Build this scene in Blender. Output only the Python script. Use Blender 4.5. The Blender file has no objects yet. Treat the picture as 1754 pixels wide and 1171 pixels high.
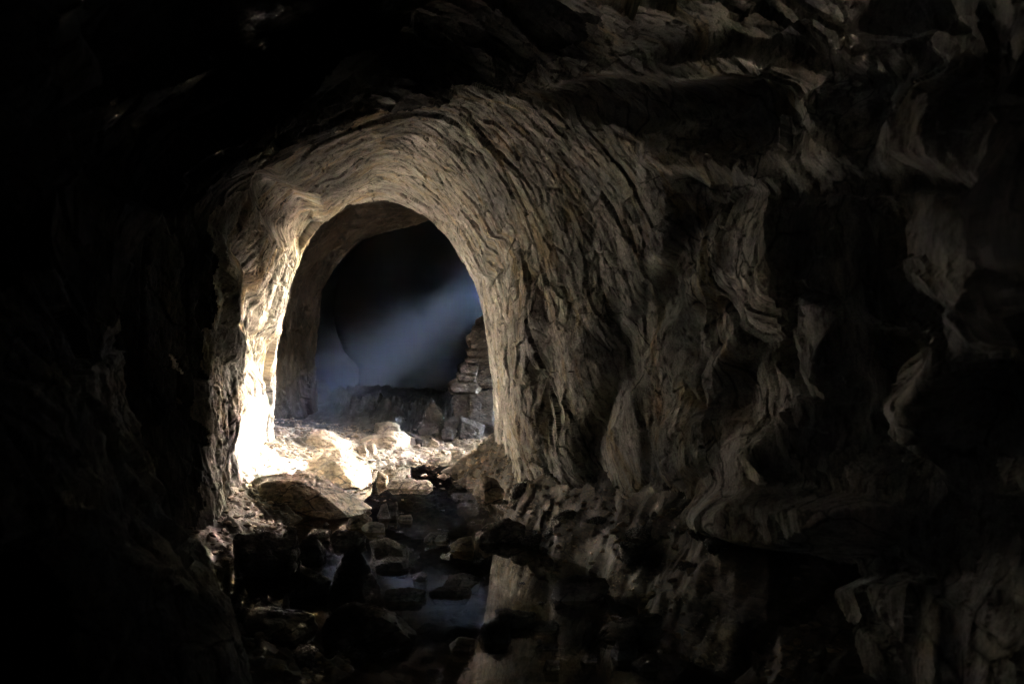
import bpy, bmesh, math, random
import numpy as np
from mathutils import Vector, Matrix

random.seed(7)
C = bpy.context.scene.collection
SC = bpy.context.scene

# ---------------------------------------------------------------- camera, world, sun, exposure
F = 1364.0            # focal length in pixels of the 1754 px wide photograph (28 mm lens)
CAMH = 1.36           # eye height above the water
HOR = 560.0
cam_d = bpy.data.cameras.new("camera")
cam = bpy.data.objects.new("camera", cam_d)
C.objects.link(cam)
SC.camera = cam
cam.location = (0, 0, CAMH)
cam.rotation_euler = (math.radians(90), 0, 0)
cam_d.lens = 28.0
cam_d.sensor_width = 36.0
cam_d.shift_y = -(585.5 - HOR) / 1754.0
cam_d.clip_start = 0.05
cam_d.clip_end = 500
cam_d.dof.use_dof = True
cam_d.dof.focus_distance = 6.3
cam_d.dof.aperture_fstop = 2.4

# daylight falls in through the entrance passage, from behind the right hand nose of rock
SUN_T = np.array([-1.95, 6.9, 0.52])     # where the middle of the beam lands (foot of left wall)
SUN_H = np.array([0.62, 10.3, 2.60])      # where it enters the chamber
SDIR = SUN_H - SUN_T
SDIR = SDIR / np.linalg.norm(SDIR)         # towards the sun
world = bpy.data.worlds.new("World")
SC.world = world
world.use_nodes = True
nt = world.node_tree
bg = nt.nodes["Background"]
sky = nt.nodes.new("ShaderNodeTexSky")
sky.sky_type = 'NISHITA'
sky.sun_disc = False
sky.sun_elevation = math.asin(SDIR[2])
sky.dust_density = 4.0
sky.sun_rotation = math.atan2(SDIR[0], SDIR[1])
nt.links.new(sky.outputs[0], bg.inputs[0])
bg.inputs[1].default_value = 0.15

sun_d = bpy.data.lights.new("sun", 'SUN')
sun = bpy.data.objects.new("sun", sun_d)
C.objects.link(sun)
sun_d.energy = 2.7
sun_d.angle = math.radians(5)
sun_d.color = (1.0, 0.96, 0.90)
sun.rotation_euler = Vector(SDIR).to_track_quat('Z', 'Y').to_euler()
sun.location = tuple(SUN_H + SDIR * 12)

SC.view_settings.view_transform = 'Standard'
SC.view_settings.look = 'None'
SC.view_settings.exposure = 9.6
SC.view_settings.gamma = 1.0
SC.cycles.use_denoising = True
SC.cycles.max_bounces = 8
SC.cycles.diffuse_bounces = 6
SC.cycles.glossy_bounces = 4
SC.cycles.volume_bounces = 0
SC.cycles.transparent_max_bounces = 12
SC.cycles.sample_clamp_indirect = 0.6
SC.cycles.use_adaptive_sampling = False
SC.cycles.use_light_tree = True

# ---------------------------------------------------------------- numpy noise
def hsh(*a):
    n = np.zeros_like(a[0], dtype=np.uint64)
    for k, v in enumerate(a):
        n = n * np.uint64(6364136223846793005) + (v.astype(np.int64) + 100000).astype(np.uint64) * np.uint64(2654435761 + 97 * k) + np.uint64(1442695040888963407)
        n ^= n >> np.uint64(29)
    n = n * np.uint64(0xBF58476D1CE4E5B9)
    n ^= n >> np.uint64(32)
    n = n * np.uint64(0x94D049BB133111EB)
    n ^= n >> np.uint64(31)
    return (n & np.uint64(0xFFFFFF)).astype(np.float64) / 16777216.0

def vn(x, y, seed=0):                      # gradient noise 2D, about -1..1
    xi = np.floor(x); yi = np.floor(y)
    fx = x - xi; fy = y - yi
    ux = fx * fx * fx * (fx * (fx * 6 - 15) + 10); uy = fy * fy * fy * (fy * (fy * 6 - 15) + 10)
    def g(ix, iy, dx, dy):
        a = hsh(ix, iy, np.full_like(ix, seed)) * 2 * np.pi
        return np.cos(a) * dx + np.sin(a) * dy
    n00 = g(xi, yi, fx, fy); n10 = g(xi + 1, yi, fx - 1, fy)
    n01 = g(xi, yi + 1, fx, fy - 1); n11 = g(xi + 1, yi + 1, fx - 1, fy - 1)
    a = n00 + (n10 - n00) * ux; b = n01 + (n11 - n01) * ux
    return (a + (b - a) * uy) * 1.4

def vn3(x, y, z, seed=0):                  # value noise 3D -1..1
    xi, yi, zi = np.floor(x), np.floor(y), np.floor(z)
    f = [x - xi, y - yi, z - zi]
    u = [t * t * (3 - 2 * t) for t in f]
    r = 0
    for i in (0, 1):
        for j in (0, 1):
            for k in (0, 1):
                w = (u[0] if i else 1 - u[0]) * (u[1] if j else 1 - u[1]) * (u[2] if k else 1 - u[2])
                r = r + w * hsh(xi + i, yi + j, zi + k, np.full_like(xi, seed))
    return r * 2 - 1

def fbm(x, y, oct=4, seed=0, gain=0.5):
    r = 0; a = 1.0; f = 1.0
    for i in range(oct):
        r = r + a * vn(x * f, y * f, seed + i * 11); a *= gain; f *= 2.03
    return r

def ridged(x, y, oct=4, seed=0):
    r = 0; a = 1.0; f = 1.0
    for i in range(oct):
        r = r + a * (1 - 2.2 * np.abs(vn(x * f, y * f, seed + i * 13))); a *= 0.5; f *= 2.1
    return r * 0.5

def flakes(x, y, seed=0, tilt=0.6):
    """broken plates: every cell a plane of its own height and tilt; returns height and edge distance"""
    xi = np.floor(x); yi = np.floor(y)
    b1 = np.full_like(x, 9.0); b2 = np.full_like(x, 9.0); h = np.zeros_like(x)
    for i in (-1, 0, 1):
        for j in (-1, 0, 1):
            cx = xi + i; cy = yi + j
            s = np.full_like(cx, seed)
            px = cx + 0.5 + 0.9 * (hsh(cx, cy, s) - 0.5); py = cy + 0.5 + 0.9 * (hsh(cx, cy, s + 1) - 0.5)
            dx = x - px; dy = y - py
            d = np.sqrt(dx * dx + dy * dy)
            hh = (hsh(cx, cy, s + 2) - 0.5) + tilt * (dx * (hsh(cx, cy, s + 3) - 0.5) * 2 + dy * (hsh(cx, cy, s + 4) - 0.5) * 2)
            m = d < b1
            b2 = np.where(m, b1, np.minimum(b2, d))
            h = np.where(m, hh, h)
            b1 = np.where(m, d, b1)
    return h, b2 - b1

def sstep(a, b, x):
    t = np.clip((x - a) / (b - a), 0, 1)
    return t * t * (3 - 2 * t)

# ---------------------------------------------------------------- material helpers
def newmat(name):
    m = bpy.data.materials.new(name); m.use_nodes = True
    n = m.node_tree; p = n.nodes["Principled BSDF"]
    return m, n, p

def node(n, t, **kw):
    o = n.nodes.new(t)
    for k, v in kw.items():
        if k in o.inputs: o.inputs[k].default_value = v
        else: setattr(o, k, v)
    return o

def mapping(n, src, scale, rot=(0, 0, 0)):
    mp = n.nodes.new("ShaderNodeMapping"); mp.inputs['Scale'].default_value = scale; mp.inputs['Rotation'].default_value = rot
    n.links.new(src, mp.inputs[0]); return mp.outputs[0]

def noise(n, vec, scale, detail=6, rough=0.6, dist=0.0):
    o = node(n, "ShaderNodeTexNoise"); o.inputs['Scale'].default_value = scale; o.inputs['Detail'].default_value = detail
    o.inputs['Roughness'].default_value = rough; o.inputs['Distortion'].default_value = dist
    n.links.new(vec, o.inputs['Vector']); return o.outputs['Fac']

def ramp(n, fac, stops):
    r = n.nodes.new("ShaderNodeValToRGB"); e = r.color_ramp.elements
    while len(e) < len(stops): e.new(0.5)
    for k, (p, c) in enumerate(stops):
        e[k].position = p; e[k].color = (c[0], c[1], c[2], 1) if len(c) == 3 else c
    n.links.new(fac, r.inputs[0]); return r.outputs[0]

def mix(n, fac, a, b, mode='MIX'):
    m = n.nodes.new("ShaderNodeMix"); m.data_type = 'RGBA'; m.blend_type = mode
    if isinstance(fac, float): m.inputs[0].default_value = fac
    else: n.links.new(fac, m.inputs[0])
    for s, v in ((6, a), (7, b)):
        if isinstance(v, tuple): m.inputs[s].default_value = (*v, 1)
        else: n.links.new(v, m.inputs[s])
    return m.outputs[2]

def bump(n, h, strength, dist, prev=None):
    b = n.nodes.new("ShaderNodeBump"); b.inputs['Strength'].default_value = strength; b.inputs['Distance'].default_value = dist
    n.links.new(h, b.inputs['Height'])
    if prev is not None: n.links.new(prev, b.inputs['Normal'])
    return b.outputs['Normal']

def rock_material(name, c1, c2, c3, ochre, use_uv, ochre_amt=0.5, rough=(0.35, 0.75), scale=1.0, spec=0.5, st3=(5, 5, 12)):
    m, n, p = newmat(name)
    tc = n.nodes.new("ShaderNodeTexCoord")
    if use_uv:
        vec = tc.outputs['UV']
        st = mapping(n, vec, (8 * scale, 3.2 * scale, 1), (0, 0, 0.10)); fine = mapping(n, vec, (38 * scale, 16 * scale, 1), (0, 0, 0.08))
    else:
        vec = tc.outputs['Object']
        st = mapping(n, vec, tuple(q * scale for q in st3)); fine = mapping(n, vec, tuple(q * scale * 4.4 for q in st3))
    big = noise(n, vec, 1.3 * scale, 5, 0.6, 0.3)
    s1 = noise(n, st, 1.0, 9, 0.68, 0.15)
    f1 = noise(n, fine, 1.0, 8, 0.72, 0.1)
    base = ramp(n, s1, [(0.30, c1), (0.5, c2), (0.68, c3)])
    och = ramp(n, noise(n, st, 0.45, 7, 0.65, 1.2), [(0.50, (0, 0, 0)), (0.66, (1, 1, 1))])
    om = n.nodes.new("ShaderNodeMath"); om.operation = 'MULTIPLY'; n.links.new(och, om.inputs[0]); om.inputs[1].default_value = ochre_amt
    base = mix(n, om.outputs[0], base, ochre)
    spk = ramp(n, f1, [(0.36, (0.35, 0.33, 0.30)), (0.50, (1, 1, 1)), (0.7, (1.25, 1.22, 1.18))])
    base = mix(n, 0.85, base, spk, 'MULTIPLY')
    bm = ramp(n, big, [(0.35, (0.62, 0.62, 0.64)), (0.6, (1.1, 1.08, 1.05))])
    base = mix(n, 0.8, base, bm, 'MULTIPLY')
    vo = n.nodes.new("ShaderNodeTexVoronoi"); vo.feature = 'DISTANCE_TO_EDGE'; vo.inputs['Scale'].default_value = 1.0
    wv = n.nodes.new("ShaderNodeTexNoise"); wv.inputs['Scale'].default_value = 3.0 * scale; wv.inputs['Detail'].default_value = 5
    n.links.new(vec, wv.inputs['Vector'])
    ad = n.nodes.new("ShaderNodeVectorMath"); ad.operation = 'MULTIPLY_ADD'; n.links.new(wv.outputs['Color'], ad.inputs[0]); ad.inputs[1].default_value = (0.22 / scale,) * 3; n.links.new(vec, ad.inputs[2])
    n.links.new(mapping(n, ad.outputs[0], (5.5 * scale, 2.2 * scale, 2.2 * scale) if use_uv else tuple(q * scale * 0.6 for q in st3)), vo.inputs['Vector'])
    gate = ramp(n, noise(n, vec, 2.1 * scale, 4, 0.6), [(0.42, (0, 0, 0)), (0.55, (1, 1, 1))])
    ck = ramp(n, vo.outputs['Distance'], [(0.0, (1, 1, 1)), (0.035, (0, 0, 0))])
    ckm = mix(n, 1.0, ck, gate, 'MULTIPLY')
    base = mix(n, ckm, base, tuple(q * 0.25 for q in c1))
    grain = ramp(n, noise(n, vec, 130 * scale, 3, 0.8), [(0.30, (0.45, 0.45, 0.45)), (0.52, (1, 1, 1)), (0.72, (1.35, 1.35, 1.35))])
    base = mix(n, 0.9, base, grain, 'MULTIPLY')
    pits = ramp(n, noise(n, mapping(n, vec, (26 * scale, 9 * scale, 9 * scale) if use_uv else tuple(q * scale * 2.6 for q in st3), (0, 0, 0.12)), 1.0, 4, 0.6), [(0.57, (0, 0, 0)), (0.66, (1, 1, 1))])
    pf = n.nodes.new("ShaderNodeMath"); pf.operation = 'MULTIPLY'; n.links.new(pits, pf.inputs[0]); pf.inputs[1].default_value = 0.6
    base = mix(n, pf.outputs[0], base, (0.06, 0.05, 0.042))  # pits darkened in the colour, standing in for shade inside them
    n.links.new(base, p.inputs['Base Color'])
    inv = n.nodes.new("ShaderNodeMath"); inv.operation = 'SUBTRACT'; inv.inputs[0].default_value = 1.0; n.links.new(pits, inv.inputs[1])
    rr = n.nodes.new("ShaderNodeMapRange"); n.links.new(noise(n, vec, 5 * scale, 6, 0.6), rr.inputs[0])
    rr.inputs[1].default_value = 0.35; rr.inputs[2].default_value = 0.65; rr.inputs[3].default_value = rough[0]; rr.inputs[4].default_value = rough[1]
    n.links.new(rr.outputs[0], p.inputs['Roughness'])
    p.inputs['Specular IOR Level'].default_value = spec
    b1 = bump(n, s1, 0.6, 0.010 / scale)
    b2 = bump(n, f1, 0.6, 0.006 / scale, b1)
    b2 = bump(n, inv.outputs[0], 0.7, 0.009 / scale, b2)
    n.links.new(b2, p.inputs['Normal'])
    return m

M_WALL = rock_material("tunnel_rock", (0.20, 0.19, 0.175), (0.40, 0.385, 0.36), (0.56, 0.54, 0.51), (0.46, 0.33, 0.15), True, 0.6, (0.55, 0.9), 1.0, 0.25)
M_VOID, _n, _p = newmat("deep_chamber_rock")  # near-black colour stands in for the darkness of the deep chamber
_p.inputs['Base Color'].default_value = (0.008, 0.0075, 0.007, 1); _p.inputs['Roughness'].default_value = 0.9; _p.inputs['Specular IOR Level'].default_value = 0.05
M_NEAR = rock_material("shade_darkened_slate_rock", (0.025, 0.024, 0.022), (0.055, 0.053, 0.049), (0.12, 0.116, 0.106), (0.12, 0.10, 0.07), False, 0.3, (0.55, 0.9), 1.0, 0.22, (8, 8, 4))  # darker slate, its colour lowered further to paint in the near shade
M_RIGHT = rock_material("pale_fractured_rock", (0.18, 0.172, 0.157), (0.42, 0.402, 0.372), (0.60, 0.575, 0.54), (0.33, 0.26, 0.15), False, 0.3, (0.6, 0.95), 1.0, 0.2, (9, 9, 3))  # tone raised so the right wall, roof and left spur look lit
M_FAR = rock_material("chamber_rock", (0.014, 0.012, 0.009), (0.03, 0.024, 0.018), (0.055, 0.042, 0.030), (0.05, 0.03, 0.016), True, 0.5, (0.6, 0.9), 0.7, 0.2)  # chamber shade is put into this lowered colour
M_BED = rock_material("mud_and_grit", (0.034, 0.028, 0.020), (0.078, 0.064, 0.045), (0.15, 0.125, 0.09), (0.11, 0.075, 0.036), False, 0.5, (0.35, 0.8), 1.6)
M_STONE = [rock_material("grey_stone", (0.10, 0.09, 0.08), (0.21, 0.19, 0.165), (0.32, 0.29, 0.25), (0.28, 0.20, 0.10), False, 0.4, (0.35, 0.7), 1.5),
           rock_material("brown_stone", (0.11, 0.085, 0.06), (0.22, 0.17, 0.12), (0.32, 0.26, 0.19), (0.30, 0.20, 0.10), False, 0.5, (0.4, 0.8), 1.3),
           rock_material("dark_wet_stone", (0.06, 0.056, 0.051), (0.12, 0.112, 0.10), (0.20, 0.185, 0.165), (0.13, 0.10, 0.06), False, 0.3, (0.12, 0.36), 1.6, 0.7),
           rock_material("shade_darkened_brown_stone", (0.016, 0.0145, 0.0125), (0.034, 0.030, 0.026), (0.058, 0.051, 0.044), (0.045, 0.034, 0.022), False, 0.5, (0.6, 0.9), 1.3, 0.2)]  # brown stone darkened in colour to imitate the chamber shade

# ---------------------------------------------------------------- mesh helpers
def mesh_from(name, verts, faces, mat, uv=None, smooth=True, kind=None, keep=None):
    me = bpy.data.meshes.new(name)
    verts = np.asarray(verts, dtype=np.float32); faces = np.asarray(faces, dtype=np.int32)
    if keep is not None: faces = faces[keep]
    k = faces.shape[1]
    me.vertices.add(len(verts)); me.vertices.foreach_set("co", verts.ravel())
    me.loops.add(faces.size); me.loops.foreach_set("vertex_index", faces.ravel())
    me.polygons.add(len(faces)); me.polygons.foreach_set("loop_start", np.arange(0, faces.size, k, dtype=np.int32))
    if uv is not None:
        l = me.uv_layers.new(name="surface"); l.data.foreach_set("uv", np.asarray(uv, dtype=np.float32)[faces.ravel()].ravel())
    me.polygons.foreach_set("use_smooth", np.full(len(faces), smooth))
    me.update(calc_edges=True)
    me.materials.append(mat)
    o = bpy.data.objects.new(name, me); C.objects.link(o)
    if kind: o["kind"] = kind
    return o

def grid_faces(nr, nc):
    i = np.arange(nr - 1)[:, None] * nc + np.arange(nc - 1)[None, :]
    return np.stack([i, i + 1, i + nc + 1, i + nc], -1).reshape(-1, 4)

def P(u, v, d):
    return ((u - 877.0) / F * d, CAMH - (v - HOR) / F * d)

def pchip(xs, ys, x):                      # monotone cubic along axis 0
    xs = np.asarray(xs, float); ys = np.asarray(ys, float)
    h = np.diff(xs); dl = np.diff(ys, axis=0) / h[:, None]
    m = np.zeros_like(ys); m[0] = dl[0]; m[-1] = dl[-1]
    for i in range(1, len(xs) - 1):
        a, b = dl[i - 1], dl[i]
        w1 = 2 * h[i] + h[i - 1]; w2 = h[i] + 2 * h[i - 1]
        ok = a * b > 0
        m[i] = np.where(ok, (w1 + w2) / (w1 / np.where(ok, a, 1) + w2 / np.where(ok, b, 1)), 0)
    k = np.clip(np.searchsorted(xs, x) - 1, 0, len(xs) - 2)
    t = ((x - xs[k]) / h[k])[:, None]; hk = h[k][:, None]
    return (2*t**3 - 3*t**2 + 1) * ys[k] + (t**3 - 2*t**2 + t) * hk * m[k] + (-2*t**3 + 3*t**2) * ys[k+1] + (t**3 - t**2) * hk * m[k+1]

def catmull(ys, x):                        # uniform knots along axis 1
    n = ys.shape[1]
    k = np.clip(np.floor(x).astype(int), 0, n - 2); t = (x - k)[None, :]
    p1 = ys[:, k]; p2 = ys[:, k + 1]; p0 = ys[:, np.maximum(k - 1, 0)]; p3 = ys[:, np.minimum(k + 2, n - 1)]
    return 0.5 * (2*p1 + (p2 - p0)*t + (2*p0 - 5*p1 + 4*p2 - p3)*t*t + (3*p1 - p0 - 3*p2 + p3)*t**3)

# ---------------------------------------------------------------- the tunnel: cross-sections, left foot over crown to right foot
def px(d, pts):
    return [P(u, v, d) for u, v in pts]
SECT = [
 (-2.5, [(-1.0,0),(-1.1,.5),(-1.1,1.0),(-1.0,1.6),(-.6,2.1),(0.1,2.3),(.7,2.1),(1.2,1.7),(1.3,1.2),(1.3,.6),(1.3,0)]),
 (-1.5, [(-1.6,0),(-1.7,.5),(-1.75,1.0),(-1.6,1.7),(-1.0,2.4),(0.1,2.7),(1.0,2.5),(1.6,2.0),(1.8,1.3),(1.8,.6),(1.7,0)]),
 ( 1.0, [(-1.5,0),(-1.65,.5),(-1.7,1.0),(-1.6,1.7),(-1.1,2.4),(0.1,2.8),(1.1,2.6),(1.4,2.1),(0.98,1.5),(1.4,.8),(1.4,0.1)]),
 ( 1.9, [(-1.3,0),(-1.45,0.5),(-1.62,1.0),(-1.53,1.63),(-1.1,2.25),(0.1,2.76),(1.0,2.75),(1.42,2.25),(1.10,1.58),(1.42,.90),(1.3,0.2)]),
 ( 2.48,[(-0.86,0.04),(-1.18,0.57),(-1.34,1.05),(-1.45,1.66),(-1.04,2.22),(0.07,2.74),(1.0,2.80),(1.45,2.35),(1.24,1.60),(1.45,.95),(1.25,0.3)]),
 ( 2.62,[(-0.91,0.05),(-1.23,0.6),(-1.38,1.08),(-1.42,1.70),(-1.01,2.23),(0.05,2.73),(.98,2.80),(1.50,2.4),(1.44,1.65),(1.46,1.0),(1.22,0.4)]),
 ( 2.85,[(-0.99,0.07),(-1.31,0.67),(-1.46,1.12),(-1.36,1.76),(-.96,2.24),(0.02,2.72),(.96,2.79),(1.45,2.4),(1.16,1.66),(1.20,1.05),(1.18,0.5)]),
 ( 3.0, [(-1.04,0.08),(-1.36,0.68),(-1.5,1.12),(-1.33,1.80),(-.92,2.25),(0.0,2.72),(.95,2.78),(1.42,2.4),(1.13,1.65),(1.17,1.06),(1.16,0.57)]),
 ( 3.25,[(-1.13,0.08),(-1.46,0.66),(-1.6,1.16),(-1.60,1.92),(-1.25,2.42),(-.05,2.74),(.92,2.75),(1.36,2.4),(1.10,1.68),(1.13,1.10),(1.12,0.66)]),
 ( 3.5, [(-1.95,.08),(-2.25,.62),(-2.30,1.2),(-1.95,1.95),(-1.3,2.5),(-.1,2.86),(.90,2.80),(1.27,2.36),(1.06,1.69),(1.09,1.14),(1.05,0.74)]),
 ( 3.85,[(-2.25,.08),(-2.42,.6),(-2.44,1.2),(-2.10,1.95),(-1.4,2.55),(-.12,2.94),(.80,2.84),(1.12,2.34),(.95,1.74),(1.0,1.13),(.98,0.68)]),
 ( 4.25,[(-2.30,.08),(-2.42,.6),(-2.40,1.3),(-2.05,2.0),(-1.35,2.55),(-.15,2.90),(.50,2.78),(.72,2.27),(.79,1.70),(.84,1.10),(.82,0.58)]),
 ( 4.6, px(4.6, [(262,960),(240,760),(245,600),(290,420),(395,300),(750,172),(925,192),(1040,300),(1068,480),(1075,650),(1062,822)])),
 ( 4.82,px(4.82,[(330,945),(318,760),(322,600),(352,430),(430,310),(735,182),(906,208),(1005,320),(1030,490),(1036,655),(1030,822)])),
 ( 4.95,px(4.95,[(368,930),(362,760),(368,600),(392,440),(455,318),(720,192),(892,225),(980,338),(998,500),(1003,660),(1000,820)])),
 ( 5.4, px(5.4, [(388,910),(385,760),(388,620),(418,450),(492,320),(690,222),(830,268),(900,375),(924,500),(930,660),(926,812)])),
 ( 5.7, px(5.7, [(402,880),(398,760),(402,640),(432,470),(508,340),(672,245),(800,290),(868,390),(898,500),(898,660),(895,815)])),
 ( 6.4, px(6.4, [(420,840),(418,740),(428,600),(466,455),(536,350),(655,280),(765,322),(832,415),(866,510),(874,650),(876,800)])),
 ( 7.2, px(7.2, [(452,800),(450,730),(462,570),(500,440),(556,366),(645,322),(735,358),(795,425),(836,505),(856,630),(862,790)])),
 ( 7.7, px(7.7, [(468,790),(466,720),(478,560),(514,440),(566,374),(642,343),(722,366),(780,424),(824,505),(844,630),(848,790)])),
 ( 7.95,[(-2.62,.1),(-2.7,.6),(-2.65,1.3),(-2.4,2.1),(-1.9,2.75),(-1.3,2.95),(-.6,2.85),(-.05,2.4),(.20,1.8),(.28,1.0),(.22,.3)]),
 ( 8.6, [(-3.1,.1),(-3.2,.6),(-3.15,1.3),(-2.9,2.2),(-2.3,2.95),(-1.3,3.2),(-.3,3.1),(.6,2.8),(1.2,2.1),(1.3,1.2),(1.2,.3)]),
 ( 9.7, [(-2.65,.1),(-2.62,.6),(-2.55,1.3),(-2.45,2.0),(-1.95,2.5),(-1.25,2.72),(-.3,2.9),(.7,2.95),(1.5,2.4),(1.7,1.4),(1.6,.3)]),
 (10.1, px(10.1,[(545,740),(542,680),(548,560),(562,475),(612,412),(705,385)]) + [(-.4,2.9),(.8,3.2),(1.7,2.6),(2.0,1.4),(1.9,.3)]),
 (10.5, [(-2.9,.1),(-3.1,.6),(-3.2,1.4),(-2.9,2.3),(-2.2,3.0),(-1.1,3.3),(.0,3.4),(1.1,3.4),(1.9,2.8),(2.2,1.5),(2.1,.3)]),
 (12.0, [(-3.9,.1),(-4.3,.7),(-4.5,1.6),(-4.2,2.9),(-3.0,4.0),(-1.2,4.6),(.0,4.4),(.9,3.8),(1.5,2.8),(1.8,1.5),(1.7,.3)]),
 (16.0, [(-4.4,.1),(-4.9,.8),(-5.1,1.8),(-4.8,3.2),(-3.6,4.6),(-1.8,5.3),(-.6,5.0),(.6,4.4),(1.4,3.2),(1.7,1.7),(1.6,.3)]),
 (21.0, [(-4.4,.1),(-4.9,.8),(-5.1,1.8),(-4.8,3.2),(-3.6,4.4),(-2.2,4.8),(-1.2,4.6),(-.3,4.1),(.2,3.1),(.5,1.7),(.4,.3)]),
 (23.0, [(-4.4,.1),(-4.9,.8),(-5.1,1.8),(-4.8,3.2),(-3.6,4.4),(-2.2,4.8),(-1.2,4.6),(-.3,4.1),(.2,3.1),(.5,1.7),(.4,.3)]),
]
YS = [s[0] for s in SECT]
SX = np.array([[s[1][0][0] - 0.12] + [p[0] for p in s[1]] + [s[1][-1][0] + 0.12] for s in SECT])
SZ = np.array([[-0.9] + [p[1] for p in s[1]] + [-0.9] for s in SECT])

def surf(ys, tt):
    X = catmull(pchip(YS, SX, ys), tt); Z = catmull(pchip(YS, SZ, ys), tt)
    Y = np.repeat(ys[:, None], len(tt), 1)
    return X, Y, Z

def base_x(y, z, side):                    # smooth wall position at height z
    tt = np.linspace(0, 6, 60) if side < 0 else np.linspace(6, 12, 60)
    X, Y, Z = surf(np.array([y]), tt)
    k = np.argmin(np.abs(Z[0] - z)); return X[0, k]

# large forms of the near right hand wall: centre u, v; half sizes; lean; height in metres (+ stands out, - recess)
FORM = [
 (1155, 470, 24, 80, -0.25, -0.16), (1215, 560, 40, 70, -.3, -0.10), (1285, 640, 45, 130, -0.35, -0.22), (1195,330,40,60,-.4,-.10),
 (1345, 430, 28, 110, -0.45, 0.05), (1360, 560, 48, 90, 0.0, 0.05), (1395, 700, 36, 110, -0.25, 0.06),
 (1470, 520, 30, 150, 0.0, -0.22), (1500, 700, 60, 90, 0.0, -0.25), (1560, 630, 60, 70, 0, -0.10),
 (1655, 700, 30, 110, 0.0, 0.16), (1740, 680, 55, 110, 0, -0.25), (1545, 700, 55, 70, 0.2, -0.22), (1450, 600, 26, 60, 0, 0.05),
 (1380, 890, 150, 45, 0.0, 0.22), (1320, 800, 40, 60, 0.0, 0.14), (1500, 950, 60, 40, 0, -.15), (1380, 980, 200, 30, -0.2, -0.20),
 (1100, 175, 150, 40, 0.30, -0.16), (1300, 200, 60, 60, 0.5, -0.14), (1250, 110, 120, 34, 0.55, 0.12), (1420, 230, 50, 80, -0.4, 0.12),
 (1520, 60, 50, 70, -.2, 0.12), (1600, 230, 60, 90, -0.4, 0.10), (1500, 310, 160, 22, 0.05, -0.18), (1330, 300, 60, 26, 0.2, 0.10), (1180, 270, 70, 30, 0.4, .1),
 (1010, 640, 30, 160, -0.12, 0.05), (1085, 600, 26, 130, -0.3, -0.05), (905, 640, 26, 190, 0.02, 0.08), 
 (1190,760,60,60,-.2,.06), (1000, 780, 30, 50, 0, .05), (850,440,14,50,-.4,-.06),
 # left side of the near rim
 (440, 560, 22, 150, 0.25, -0.10), (500, 370, 45, 60, 0.6, -0.16), (395, 560, 10, 180, 0.05, 0.06), (440, 700, 20, 60, 0, 0.04), (600, 300, 30,30,0,.03),
]

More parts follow.
